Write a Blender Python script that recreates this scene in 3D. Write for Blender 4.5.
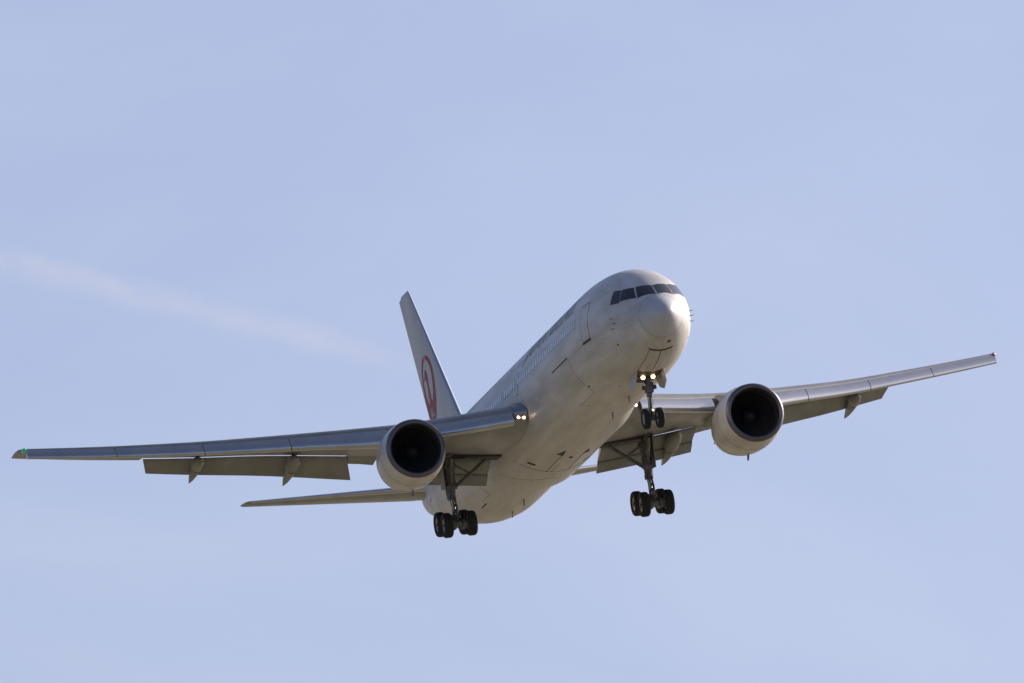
import bpy, bmesh, math, random
from mathutils import Vector, Matrix
random.seed(7)
R = math.radians
S = bpy.context.scene
for o in list(bpy.data.objects):
    bpy.data.objects.remove(o)

# ------------------------------------------------------------------ camera, aircraft attitude
# Aircraft frame: x aft from the nose tip, y to starboard, z up (metres).
DIST = 900.0
AZ, EL, ROLL = 0.23087821, -0.17468694, -0.14613767      # where the photographer stands, seen from the aircraft
FPX = math.exp(9.8714012)
CX, CY = 39.14745668, 58.72456372
PITCH = R(3.0)
d = Vector((-math.cos(EL)*math.cos(AZ), math.cos(EL)*math.sin(AZ), math.sin(EL)))
f = -d
r = f.cross(Vector((0, 0, 1))).normalized()
u = r.cross(f)
c_, s_ = math.cos(ROLL), math.sin(ROLL)
r2 = c_*r + s_*u
u2 = -s_*r + c_*u
f2 = (f - (CX/FPX)*r2 + (CY/FPX)*u2).normalized()
r3 = (r2 - f2*r2.dot(f2)).normalized()
u3 = r3.cross(f2)
A0 = Vector((25, 0, 0))
CAMA = A0 + d*DIST                                       # camera position in the aircraft frame
# world up in the aircraft frame: camera level, nose pitched up by PITCH
lo, hi = R(-5), R(40)
for _ in range(60):
    m_ = (lo+hi)/2
    w = math.cos(m_)*u3 + math.sin(m_)*f2
    if w.x < -math.sin(PITCH): lo = m_
    else: hi = m_
ELEV = m_
up = (math.cos(ELEV)*u3 + math.sin(ELEV)*f2).normalized()
fwd = up.cross(r3).normalized()                          # horizontal direction the camera looks in
ROT = Matrix((r3, fwd, up))                              # aircraft -> world
CAM = Vector((0, 0, 1.7))
def a2w(p): return CAM + ROT @ (Vector(p) - CAMA)
cam = bpy.data.cameras.new('camera')
co = bpy.data.objects.new('camera', cam)
S.collection.objects.link(co)
co.matrix_world = Matrix.Translation(CAM) @ Matrix.Rotation(R(90)+ELEV, 4, 'X')
cam.sensor_width = 36
cam.lens = FPX/1024*36
cam.clip_start = 1
cam.clip_end = 300000
S.camera = co

# ------------------------------------------------------------------ sky, sun, exposure
SUN_EL, SUN_AZ = R(28), R(52)          # azimuth from +Y (view direction) towards +X (image right)
W = bpy.data.worlds.new('World'); S.world = W; W.use_nodes = True
nt = W.node_tree; nt.nodes.clear()
sky = nt.nodes.new('ShaderNodeTexSky'); sky.sky_type = 'NISHITA'; sky.sun_disc = False
sky.sun_elevation = SUN_EL; sky.sun_rotation = SUN_AZ
sky.altitude = 0; sky.air_density = 0.6; sky.dust_density = 2.5; sky.ozone_density = 5.0
bg = nt.nodes.new('ShaderNodeBackground'); bg.inputs['Strength'].default_value = 0.11
wo = nt.nodes.new('ShaderNodeOutputWorld')
tint = nt.nodes.new('ShaderNodeMix'); tint.data_type = 'RGBA'; tint.blend_type = 'MULTIPLY'; tint.inputs[0].default_value = 1
tint.inputs[7].default_value = (1.14, 0.995, 0.93, 1)       # late light: a touch of violet in the air
nt.links.new(sky.outputs[0], tint.inputs[6])
# thin uneven veil of high cirrus, mapped on the sky's own directions
gtc = nt.nodes.new('ShaderNodeTexCoord'); gmp = nt.nodes.new('ShaderNodeMapping'); gmp.inputs['Scale'].default_value = (22, 22, 60)
gnz = nt.nodes.new('ShaderNodeTexNoise'); gnz.inputs['Scale'].default_value = 1.0; gnz.inputs['Detail'].default_value = 5; gnz.inputs['Roughness'].default_value = 0.55; gnz.inputs['Distortion'].default_value = 0.6
gmr = nt.nodes.new('ShaderNodeMapRange'); gmr.inputs['From Min'].default_value = 0.35; gmr.inputs['From Max'].default_value = 0.75; gmr.inputs['To Min'].default_value = 0.0; gmr.inputs['To Max'].default_value = 0.16
veil = nt.nodes.new('ShaderNodeMix'); veil.data_type = 'RGBA'; veil.inputs[7].default_value = (5.6, 5.7, 6.3, 1)
nt.links.new(gtc.outputs['Generated'], gmp.inputs[0]); nt.links.new(gmp.outputs[0], gnz.inputs['Vector']); nt.links.new(gnz.outputs['Fac'], gmr.inputs[0])
nt.links.new(gmr.outputs[0], veil.inputs[0]); nt.links.new(tint.outputs[2], veil.inputs[6]); nt.links.new(veil.outputs[2], bg.inputs[0]); nt.links.new(bg.outputs[0], wo.inputs[0])
sl = bpy.data.lights.new('sun', 'SUN'); sl.energy = 4.1; sl.angle = R(0.53); sl.color = (1.0, 0.86, 0.68)
so = bpy.data.objects.new('sun', sl); S.collection.objects.link(so)
sd = Vector((math.sin(SUN_AZ)*math.cos(SUN_EL), math.cos(SUN_AZ)*math.cos(SUN_EL), math.sin(SUN_EL)))
so.rotation_euler = sd.to_track_quat('Z', 'Y').to_euler()
so.location = (0, 0, 300)
S.view_settings.view_transform = 'Standard'; S.view_settings.look = 'None'
S.view_settings.exposure = 0.42; S.view_settings.gamma = 1.0
S.view_settings.use_curve_mapping = False
S.render.engine = 'CYCLES'
S.cycles.max_bounces = 6
S.cycles.volume_bounces = 0

# ------------------------------------------------------------------ materials
def mat(name, col, rough=0.5, metal=0.0, coat=0.0, emis=None, estr=0.0, dirt=0.0, dscale=1.0, dstretch=(1, 1, 1), bump=0.0, spec=0.5, dcol=None):
    m = bpy.data.materials.new(name); m.use_nodes = True
    n = m.node_tree; b = n.nodes['Principled BSDF']
    b.inputs['Base Color'].default_value = (*col, 1)
    b.inputs['Roughness'].default_value = rough
    b.inputs['Metallic'].default_value = metal
    b.inputs['Coat Weight'].default_value = coat
    b.inputs['Coat Roughness'].default_value = 0.12
    b.inputs['Specular IOR Level'].default_value = spec
    if emis:
        b.inputs['Emission Color'].default_value = (*emis, 1)
        b.inputs['Emission Strength'].default_value = estr
    if dirt > 0:
        tc = n.nodes.new('ShaderNodeTexCoord'); mp = n.nodes.new('ShaderNodeMapping')
        mp.inputs['Scale'].default_value = dstretch
        nz = n.nodes.new('ShaderNodeTexNoise'); nz.inputs['Scale'].default_value = dscale
        nz.inputs['Detail'].default_value = 6; nz.inputs['Roughness'].default_value = 0.6
        rp = n.nodes.new('ShaderNodeValToRGB')
        rp.color_ramp.elements[0].position = 0.38; rp.color_ramp.elements[1].position = 0.66
        dc = dcol or tuple(c*(1-dirt) for c in col)
        rp.color_ramp.elements[0].color = (*dc, 1); rp.color_ramp.elements[1].color = (*col, 1)
        n.links.new(tc.outputs['Object'], mp.inputs[0]); n.links.new(mp.outputs[0], nz.inputs['Vector'])
        n.links.new(nz.outputs['Fac'], rp.inputs[0]); n.links.new(rp.outputs[0], b.inputs['Base Color'])
        mr = n.nodes.new('ShaderNodeMapRange')
        mr.inputs['To Min'].default_value = min(1, rough*1.35); mr.inputs['To Max'].default_value = rough*0.85
        n.links.new(nz.outputs['Fac'], mr.inputs[0]); n.links.new(mr.outputs[0], b.inputs['Roughness'])
        if bump:
            bp = n.nodes.new('ShaderNodeBump'); bp.inputs['Strength'].default_value = bump; bp.inputs['Distance'].default_value = 0.02
            n.links.new(nz.outputs['Fac'], bp.inputs['Height']); n.links.new(bp.outputs[0], b.inputs['Normal'])
    return m

def fuselage_material():
    """white paint with skin-panel joints, faint streaks and belly grime"""
    m = mat('fuselage_paint', (0.74, 0.74, 0.73), 0.42, coat=0.12)
    n = m.node_tree; b = n.nodes['Principled BSDF']; L = n.links.new
    tc = n.nodes.new('ShaderNodeTexCoord'); sp = n.nodes.new('ShaderNodeSeparateXYZ'); L(tc.outputs['Object'], sp.inputs[0])
    def math_(op, a, b_=None, c=None):
        q = n.nodes.new('ShaderNodeMath'); q.operation = op
        for i, v in enumerate((a, b_, c)):
            if v is None: continue
            if isinstance(v, (int, float)): q.inputs[i].default_value = v
            else: L(v, q.inputs[i])
        return q.outputs[0]
    # ring joints every 2.6 m, longitudinal joints by angle
    fx = math_('FRACT', math_('DIVIDE', sp.outputs['X'], 2.62))
    jx = math_('LESS_THAN', fx, 0.011)
    ang = math_('ARCTAN2', sp.outputs['Y'], sp.outputs['Z'])
    fa = math_('FRACT', math_('MULTIPLY_ADD', ang, 8/6.28318, 8.25))
    ja = math_('LESS_THAN', fa, 0.009)
    j = math_('MAXIMUM', jx, ja)
    mp = n.nodes.new('ShaderNodeMapping'); mp.inputs['Scale'].default_value = (0.22, 1.4, 1.4)
    L(tc.outputs['Object'], mp.inputs[0])
    nz = n.nodes.new('ShaderNodeTexNoise'); nz.inputs['Scale'].default_value = 1.1; nz.inputs['Detail'].default_value = 8; nz.inputs['Roughness'].default_value = 0.62
    L(mp.outputs[0], nz.inputs['Vector'])
    nf = n.nodes.new('ShaderNodeTexNoise'); nf.inputs['Scale'].default_value = 0.35; nf.inputs['Detail'].default_value = 3
    L(tc.outputs['Object'], nf.inputs['Vector'])
    rp = n.nodes.new('ShaderNodeValToRGB')
    rp.color_ramp.elements[0].position = 0.33; rp.color_ramp.elements[1].position = 0.68
    rp.color_ramp.elements[0].color = (0.46, 0.455, 0.44, 1); rp.color_ramp.elements[1].color = (0.67, 0.68, 0.70, 1)
    L(nz.outputs['Fac'], rp.inputs[0])
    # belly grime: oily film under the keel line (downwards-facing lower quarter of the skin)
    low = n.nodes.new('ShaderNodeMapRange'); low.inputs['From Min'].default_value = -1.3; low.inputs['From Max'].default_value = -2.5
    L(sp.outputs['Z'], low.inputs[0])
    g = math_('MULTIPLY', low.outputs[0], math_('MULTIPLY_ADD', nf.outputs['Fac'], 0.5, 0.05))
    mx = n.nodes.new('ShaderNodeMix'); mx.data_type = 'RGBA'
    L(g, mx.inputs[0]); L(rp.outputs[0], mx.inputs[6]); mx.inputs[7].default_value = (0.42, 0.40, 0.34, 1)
    m2 = n.nodes.new('ShaderNodeMix'); m2.data_type = 'RGBA'
    L(math_('MULTIPLY', j, 0.30), m2.inputs[0]); L(mx.outputs[2], m2.inputs[6]); m2.inputs[7].default_value = (0.22, 0.22, 0.22, 1)
    L(m2.outputs[2], b.inputs['Base Color'])
    mr = n.nodes.new('ShaderNodeMapRange'); mr.inputs['To Min'].default_value = 0.52; mr.inputs['To Max'].default_value = 0.38
    L(nz.outputs['Fac'], mr.inputs[0]); L(mr.outputs[0], b.inputs['Roughness'])
    # slight oil-canning of the skin
    bp = n.nodes.new('ShaderNodeBump'); bp.inputs['Strength'].default_value = 0.22; bp.inputs['Distance'].default_value = 0.06
    L(nf.outputs['Fac'], bp.inputs['Height']); L(bp.outputs[0], b.inputs['Normal'])
    return m

M = {}
M['white'] = fuselage_material()
M['fin'] = mat('fin_paint', (0.55, 0.55, 0.57), 0.42, coat=0.1, dirt=0.12, dscale=0.5, dstretch=(1, 1, .3))
M['radome'] = mat('radome_paint', (0.53, 0.55, 0.59), 0.42, coat=0.12, dirt=0.10, dscale=0.8)
M['nacelle'] = mat('nacelle_paint', (0.66, 0.655, 0.63), 0.33, coat=0.3, dirt=0.3, dscale=0.7, dstretch=(.5, 1, 1))
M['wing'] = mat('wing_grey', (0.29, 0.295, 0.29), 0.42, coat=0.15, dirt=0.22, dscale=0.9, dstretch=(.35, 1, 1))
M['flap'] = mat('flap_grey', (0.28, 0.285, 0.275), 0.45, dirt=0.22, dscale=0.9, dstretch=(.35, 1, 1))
M['fairing'] = mat('fairing_grey', (0.31, 0.315, 0.305), 0.45, dirt=0.3, dscale=1.5)
M['slat'] = mat('bare_aluminium', (0.55, 0.57, 0.60), 0.22, metal=0.92, dirt=0.12, dscale=1.2, dstretch=(.5, 1, 1))
M['lip'] = mat('inlet_lip_metal', (0.17, 0.17, 0.19), 0.38, metal=0.9, dirt=0.15, dscale=1.5)
M['glove'] = mat('root_glove_metal', (0.30, 0.31, 0.34), 0.35, metal=0.8)
M['duct'] = mat('inlet_duct', (0.045, 0.045, 0.055), 0.6)
M['blade'] = mat('fan_blade_metal', (0.09, 0.09, 0.11), 0.5, metal=0.6)
M['spinner'] = mat('spinner_dark', (0.025, 0.025, 0.028), 0.5)
M['nozzle'] = mat('hot_nozzle_metal', (0.30, 0.27, 0.24), 0.4, metal=0.9, dirt=0.3, dscale=2)
M['tyre'] = mat('tyre_rubber', (0.022, 0.022, 0.023), 0.75, dirt=0.3, dscale=4)
M['hub'] = mat('wheel_hub_metal', (0.34, 0.34, 0.34), 0.45, metal=0.6)
M['gear'] = mat('gear_leg_grey', (0.20, 0.20, 0.20), 0.42, metal=0.3, dirt=0.5, dscale=3)
M['geardark'] = mat('gear_leg_dark', (0.09, 0.09, 0.09), 0.5, metal=0.3)
M['chrome'] = mat('oleo_chrome', (0.75, 0.75, 0.75), 0.15, metal=1)
M['bay'] = mat('bay_dark', (0.05, 0.05, 0.045), 0.7)
M['seam'] = mat('seam_dark', (0.05, 0.05, 0.05), 0.7)
M['joint'] = mat('joint_sealant', (0.22, 0.22, 0.22), 0.6)
M['glass'] = mat('cockpit_glass', (0.02, 0.024, 0.028), 0.05, metal=0.05, spec=0.6)
M['cabin'] = mat('cabin_glass', (0.16, 0.22, 0.30), 0.08, spec=1.0, coat=1.0)
M['frame'] = mat('window_frame', (0.30, 0.30, 0.31), 0.4, metal=0.4)
M['black'] = mat('lettering_black', (0.02, 0.02, 0.022), 0.35, coat=0.3)
M['red'] = mat('emblem_red', (0.36, 0.028, 0.018), 0.5, spec=0.45)
M['emwhite'] = mat('emblem_white', (0.6, 0.6, 0.6), 0.5)
M['lamp'] = mat('lit_landing_lamp', (1, 0.9, 0.7), 0.2, emis=(1.0, 0.60, 0.30), estr=8)
M['lamp2'] = mat('lit_taxi_lamp', (1, 0.8, 0.5), 0.2, emis=(1.0, 0.60, 0.28), estr=2.5)
M['reflector'] = mat('lamp_reflector', (0.5, 0.45, 0.38), 0.25, metal=0.9)
M['green'] = mat('green_navigation_lens', (0.02, 0.30, 0.12), 0.15, emis=(0.05, 0.8, 0.55), estr=0.12)
M['redlens'] = mat('red_navigation_lens', (0.55, 0.34, 0.32), 0.15, emis=(1, 0.05, 0.03), estr=0.0)

# ------------------------------------------------------------------ mesh helpers
BASE = Vector((27.0, 0, -5.6))          # foot of the aircraft, under its main wheels
def obj(name, bm, mats, parent=None, smooth=True, auto=40, top=False):
    me = bpy.data.meshes.new(name)
    bmesh.ops.recalc_face_normals(bm, faces=bm.faces)
    if smooth:
        for f_ in bm.faces: f_.smooth = True
        for e in bm.edges:
            if len(e.link_faces) == 2 and e.calc_face_angle(0) > R(auto): e.smooth = False
    bm.to_mesh(me); bm.free()
    for m in (mats if isinstance(mats, (list, tuple)) else [mats]): me.materials.append(m)
    o = bpy.data.objects.new(name, me); S.collection.objects.link(o)
    if parent: o.parent = parent
    if parent is root_ref[0]: o.location = -BASE
    return o
root_ref = [None]

def loft(bm, rings, closed=True, cap0=True, cap1=True, mi=0):
    vr = [[bm.verts.new(p) for p in rg] for rg in rings]
    n = len(vr[0])
    for a, b in zip(vr, vr[1:]):
        for i in range(n if closed else n-1):
            j = (i+1) % n
            try: bm.faces.new((a[i], a[j], b[j], b[i])).material_index = mi
            except ValueError: pass
    if closed and cap0: bm.faces.new(vr[0][::-1]).material_index = mi
    if closed and cap1: bm.faces.new(vr[-1]).material_index = mi
    return vr

def frame_of(axis):
    axis = axis.normalized()
    t = Vector((0, 0, 1)) if abs(axis.z) < 0.9 else Vector((0, 1, 0))
    a = axis.cross(t).normalized(); return a, axis.cross(a).normalized()

def tube(bm, p0, p1, r0, r1=None, n=14, mi=0):
    p0, p1 = Vector(p0), Vector(p1); r1 = r0 if r1 is None else r1
    a, b = frame_of(p1-p0)
    loft(bm, [[p0+(a*math.cos(t)+b*math.sin(t))*r0 for t in [2*math.pi*i/n for i in range(n)]],
              [p1+(a*math.cos(t)+b*math.sin(t))*r1 for t in [2*math.pi*i/n for i in range(n)]]], mi=mi)

def hose(bm, pts, rad, n=8, mi=0):
    pts = [Vector(p) for p in pts]; rings = []
    for i, p in enumerate(pts):
        ax = (pts[min(i+1, len(pts)-1)]-pts[max(i-1, 0)])
        a, b = frame_of(ax)
        rings.append([p+(a*math.cos(t)+b*math.sin(t))*rad for t in [2*math.pi*k/n for k in range(n)]])
    loft(bm, rings, mi=mi)

def lathe(bm, prof, org, axis, n=48, mi=0, cap=False):
    """prof: list of (distance along axis, radius)"""
    org = Vector(org); axis = Vector(axis).normalized(); a, b = frame_of(axis)
    loft(bm, [[org+axis*h+(a*math.cos(t)+b*math.sin(t))*max(q, 1e-4) for t in [2*math.pi*i/n for i in range(n)]] for h, q in prof],
         cap0=cap, cap1=cap, mi=mi)

def box(bm, c, sx, sy, sz, rot=None, mi=0, bevel=0.0):
    c = Vector(c); vs = []
    for x in (-.5, .5):
        for y in (-.5, .5):
            for z in (-.5, .5):
                v = Vector((x*sx, y*sy, z*sz))
                if rot: v = rot @ v
                vs.append(bm.verts.new(c+v))
    fs = []
    for q in ((0, 1, 3, 2), (4, 6, 7, 5), (0, 4, 5, 1), (2, 3, 7, 6), (0, 2, 6, 4), (1, 5, 7, 3)):
        fc = bm.faces.new([vs[i] for i in q]); fc.material_index = mi; fs.append(fc)
    if bevel:
        es = list({e for fc in fs for e in fc.edges})
        bmesh.ops.bevel(bm, geom=es, offset=bevel, segments=2, affect='EDGES', profile=0.6)

def slab(bm, quad, th, mi=0):
    """thin plate with real thickness from a planar outline"""
    q = [Vector(p) for p in quad]
    nn = (q[1]-q[0]).cross(q[2]-q[0]).normalized()*th/2
    loft(bm, [[p-nn for p in q], [p+nn for p in q]], mi=mi)

def lerp(a, b, t): return a+(b-a)*t
def interp(tab, x):
    """smooth (monotone-ish Catmull) interpolation in a table of (x, v...)"""
    if x <= tab[0][0]: return tab[0][1:]
    if x >= tab[-1][0]: return tab[-1][1:]
    for i in range(len(tab)-1):
        if tab[i][0] <= x <= tab[i+1][0]: break
    x0, x1 = tab[i][0], tab[i+1][0]; h = x1-x0; t = (x-x0)/h; out = []
    for k in range(1, len(tab[0])):
        def sl_(a): return (tab[a+1][k]-tab[a][k])/(tab[a+1][0]-tab[a][0])
        s0 = sl_(i)
        sm = sl_(i-1) if i > 0 else s0
        sp = sl_(i+1) if i < len(tab)-2 else s0
        def tang(a, b):
            if a*b <= 0: return 0.0
            return 2*a*b/(a+b)
        m0 = tang(sm, s0) if i > 0 else s0
        m1 = tang(s0, sp) if i < len(tab)-2 else s0
        v0, v1 = tab[i][k], tab[i+1][k]
        out.append((2*t**3-3*t*t+1)*v0+(t**3-2*t*t+t)*h*m0+(-2*t**3+3*t*t)*v1+(t**3-t*t)*h*m1)
    return tuple(out)

# ------------------------------------------------------------------ fuselage surface
# x, top z, bottom z, half width, z of widest line
FUS = [(0.02, -0.67, -0.77, 0.05, -0.72), (0.08, -0.52, -0.92, 0.21, -0.72), (0.22, -0.33, -1.10, 0.40, -0.71), (0.55, -0.05, -1.34, 0.66, -0.70),
       (1.15, 0.33, -1.66, 0.99, -0.67), (1.55, 0.62, -1.88, 1.24, -0.60), (2.1, 1.02, -2.11, 1.50, -0.51), (2.7, 1.40, -2.31, 1.72, -0.42),
       (3.3, 1.74, -2.43, 1.89, -0.34), (4.0, 2.02, -2.51, 2.06, -0.25), (4.8, 2.25, -2.58, 2.21, -0.16), (5.8, 2.45, -2.64, 2.34, -0.08),
       (7.2, 2.60, -2.69, 2.46, -0.02), (8.8, 2.68, -2.705, 2.515, 0.0), (10.5, 2.705, -2.705, 2.515, 0.0), (34.0, 2.705, -2.73, 2.515, 0.0),
       (37.0, 2.70, -2.74, 2.49, 0.0), (40.0, 2.69, -2.50, 2.38, 0.0), (43.0, 2.65, -1.97, 2.14, 0.10), (46.0, 2.56, -1.30, 1.75, 0.28), (49.0, 2.42, -0.58, 1.24, .58),
       (51.5, 2.24, 0.05, 0.76, 1.0), (53.0, 2.05, 0.52, 0.42, 1.25), (53.67, 1.85, 0.86, 0.26, 1.35)]
def dz(x): return -0.31                            # drop of the body axis below the reference line
def fpt(x, th, off=0.0):
    """point on the skin: th = 0 at the keel, pi/2 starboard, pi crown, -pi/2 port"""
    top, bot, hw, zm = interp(FUS, x)
    s, c = math.sin(th), math.cos(th)
    z = zm + (-(zm-bot)*c if c > 0 else -(top-zm)*c)
    p = Vector((x, hw*s, z+dz(x)))
    if off:
        e = 1e-3
        n_ = (fpt(x+e, th)-fpt(x-e, th)).cross(fpt(x, th+e)-fpt(x, th-e))
        if n_.length > 0:
            n_.normalize()
            if n_.dot(p-Vector((x+0.01, 0, zm+dz(x)))) < 0: n_ = -n_
            p += n_*off
    return p
def thz(x, z, side=1):
    """angle on the skin at height z"""
    top, bot, hw, zm = interp(FUS, x)
    if z < zm: t = math.acos(max(-1, min(1, (zm-z)/(zm-bot))))
    else: t = math.pi-math.acos(max(-1, min(1, (z-zm)/(top-zm))))
    return side*t

def th_of(p):
    top, bot, hw, zm = interp(FUS, p.x); z = p.z-dz(p.x)
    return math.atan2(p.y/hw, -(z-zm)/((top-zm) if z > zm else (zm-bot)))
def patch(bm, corners, off=0.008, n=6, m=6, mi=0, base=None, straight=False):
    """surface patch from 4 (x, theta) corners, slightly proud, with closed sides"""
    a, b, c, dd = corners
    G = []
    for i in range(n+1):
        row = []
        for j in range(m+1):
            s, t = i/n, j/m
            x = lerp(lerp(a[0], b[0], s), lerp(dd[0], c[0], s), t)
            th = lerp(lerp(a[1], b[1], s), lerp(dd[1], c[1], s), t)
            if straight:                             # edges straight in space, like flat panes
                P = [fpt(*q) for q in corners]
                p = P[0].lerp(P[1], s).lerp(P[3].lerp(P[2], s), t)
                x, th = p.x, th_of(p)
            row.append((x, th))
        G.append(row)
    V = [[bm.verts.new(fpt(x, th, off)) for x, th in row] for row in G]
    for i in range(n):
        for j in range(m):
            bm.faces.new((V[i][j], V[i+1][j], V[i+1][j+1], V[i][j+1])).material_index = mi
    # side walls down into the skin
    rim = [(i, 0) for i in range(n)]+[(n, j) for j in range(m)]+[(i, m) for i in range(n, 0, -1)]+[(0, j) for j in range(m, 0, -1)]
    lowv = [bm.verts.new(fpt(*G[i][j], -0.02)) for i, j in rim]
    for k in range(len(rim)):
        k2 = (k+1) % len(rim)
        bm.faces.new((V[rim[k][0]][rim[k][1]], V[rim[k2][0]][rim[k2][1]], lowv[k2], lowv[k])).material_index = mi

def xz_panel(bm, x0, x1, z0, z1, side=1, gap=0.03, off=0.010, mi=0, mg=1, n=6, m=8):
    """door-like panel: a proud plate over a slightly larger dark gasket"""
    def cs(g): return [(x0-g, thz(x0-g, z0-g, side)), (x1+g, thz(x1+g, z0-g, side)), (x1+g, thz(x1+g, z1+g, side)), (x0-g, thz(x0-g, z1+g, side))]
    patch(bm, cs(gap), off*0.45, n, m, mg)
    patch(bm, cs(0), off, n, m, mi)

# ================================================================== THE AIRCRAFT
root = bpy.data.objects.new('airliner', None); S.collection.objects.link(root)
root_ref[0] = root
root.matrix_world = Matrix.Translation(a2w(BASE)) @ ROT.to_4x4()
root['label'] = 'white twin-engine airliner with landing gear down, flying nose-right against the blue sky'
root['category'] = 'airplane'

# ---- fuselage
bm = bmesh.new()
xs = [0.02, 0.04, 0.08, 0.14, 0.22, 0.34, 0.5, 0.7, 0.9, 1.05, 1.15]
x = 1.2
while x < 9: xs.append(x); x += 0.3
while x < 34: xs.append(x); x += 1.25
while x < 53.6: xs.append(x); x += 0.7
xs.append(53.67)
NT = 96
def fring(x): return [fpt(x, 2*math.pi*i/NT) for i in range(NT)]
body_x = [x for x in xs if x >= 1.15]
loft(bm, [fring(x) for x in body_x], cap0=False)
fus = obj('fuselage', bm, M['white'], root)
bm = bmesh.new()
nose = [x for x in xs if x <= 1.15]
loft(bm, [fring(x) for x in nose], cap1=False)
obj('radome', bm, M['radome'], root)
bm = bmesh.new()                                   # radome joint
rg = []
for x, o_ in ((1.155, -0.01), (1.155, 0.003), (1.172, 0.003), (1.172, -0.01)):
    rg.append([fpt(x, 2*math.pi*i/NT, o_) for i in range(NT)])
loft(bm, rg, cap0=False, cap1=False)
obj('radome_joint', bm, M['joint'], fus)

# ---- wing to body fairing (belly)
def fair_off(x, th):
    a = abs(th)
    xe = 30.6+1.4*min(1, a/0.95)**2                  # the aft edge is a shallow curve, farther back at the sides
    ss = lambda q: 0 if q <= 0 else (1 if q >= 1 else q*q*(3-2*q))
    f_ = ss((x-15.0)/4.5); b_ = ss((xe-x)/0.5); sd = ss((1.30-a)/0.35)
    bulge = 0.17+0.11*math.exp(-((a-0.80)/0.28)**2)
    return -0.02+(bulge+0.02)*f_*b_*sd
bm = bmesh.new()
nx_, nth = 90, 80
G = [[bm.verts.new(fpt(lerp(14.8, 32.0, i/nx_), lerp(-1.32, 1.32, j/nth), fair_off(lerp(14.8, 32.0, i/nx_), lerp(-1.32, 1.32, j/nth)))) for j in range(nth+1)] for i in range(nx_+1)]
for i in range(nx_):
    for j in range(nth): bm.faces.new((G[i][j], G[i+1][j], G[i+1][j+1], G[i][j+1]))
fairing = obj('belly_fairing', bm, M['white'], root, auto=60)

# ---- windows of the cockpit
def th_y(x, y):
    hw = interp(FUS, x)[2]; return math.pi-math.asin(min(1, y/hw))
PANES = (((1.25, .075), (1.58, .80), (2.20, .67), (1.92, .065)),
         ((1.70, .90), (2.53, 1.43), (2.78, 1.17), (2.30, .79)),
         ((2.60, 1.495), (3.24, 1.72), (3.38, 1.44), (2.88, 1.24)))
for sd_ in (1, -1):
    for pn in PANES:
        A = [(x, sd_*th_y(x, y)) for x, y in pn]
        cx = sum(c[0] for c in A)/4; ct = sum(c[1] for c in A)/4
        bm = bmesh.new()
        patch(bm, [(cx+(c[0]-cx)*1.14, ct+(c[1]-ct)*1.13) for c in A], 0.006, 10, 10, 0, straight=True)
        patch(bm, [(cx+(c[0]-cx)*1.08, ct+(c[1]-ct)*1.07) for c in A], 0.010, 10, 10, 1, straight=True)
        obj('cockpit_window', bm, [M['frame'], M['glass']], fus)

# ---- cabin windows
def window_bm(x, side):
    bm = bmesh.new(); z = 0.58
    xz_panel(bm, x-0.115, x+0.115, z-0.17, z+0.17, side, gap=0.035, off=0.008, mi=0, mg=1, n=2, m=3)
    return bm
wx = []
x = 7.9
while x < 43.0:
    if not (20.6 < x < 21.3 or 29.3 < x < 30.0 or 24.0 < x < 24.4): wx.append(x)
    x += 0.508
for x in wx: obj('cabin_window', window_bm(x, 1), [M['cabin'], M['frame']], fus)
port_single = wx[:max(0, 98-len(wx))]
for x in port_single: obj('cabin_window', window_bm(x, -1), [M['cabin'], M['frame']], fus)
bm = bmesh.new()
for x in wx[len(port_single):]:
    xz_panel(bm, x-0.115, x+0.115, 0.41, 0.75, -1, gap=0.035, off=0.008, n=2, m=3)
o = obj('cabin_window', bm, [M['cabin'], M['frame']], fus); o['kind'] = 'stuff'

# ---- doors and hatches
for side in (1, -1):
    for x0, x1 in ((5.78, 6.82), (44.3, 45.2)):
        bm = bmesh.new()
        xz_panel(bm, x0, x1, -0.50 if x0 < 20 else -0.25, 1.12, side, gap=0.045, off=0.006)
        dr = obj('cabin_door', bm, [M['white'], M['seam']], fus)
    for x0 in (20.7, 29.4):
        bm = bmesh.new()
        xz_panel(bm, x0, x0+0.55, 0.0, 0.95, side, gap=0.02, off=0.010)
        obj('exit_hatch', bm, [M['white'], M['seam']], fus)
bm = bmesh.new()                                     # thick sill below the forward starboard door
patch(bm, [(5.72, thz(5.72, -0.60)), (6.88, thz(6.88, -0.60)), (6.88, thz(6.88, -0.52)), (5.72, thz(5.72, -0.52))], 0.035, 4, 2)
obj('door_sill', bm, M['seam'], fus)
for x0, x1 in ((10.1, 13.5), (34.0, 35.8)):
    bm = bmesh.new()
    xz_panel(bm, x0, x1, -2.22, -0.53, 1, gap=0.010, off=0.010, n=8, m=10)
    patch(bm, [(x0, thz(x0, -0.55)), (x1, thz(x1, -0.55)), (x1, thz(x1, -0.50)), (x0, thz(x0, -0.50))], 0.020, 6, 2, mi=1)
    obj('cargo_door', bm, [M['white'], M['seam']], fus)
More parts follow.
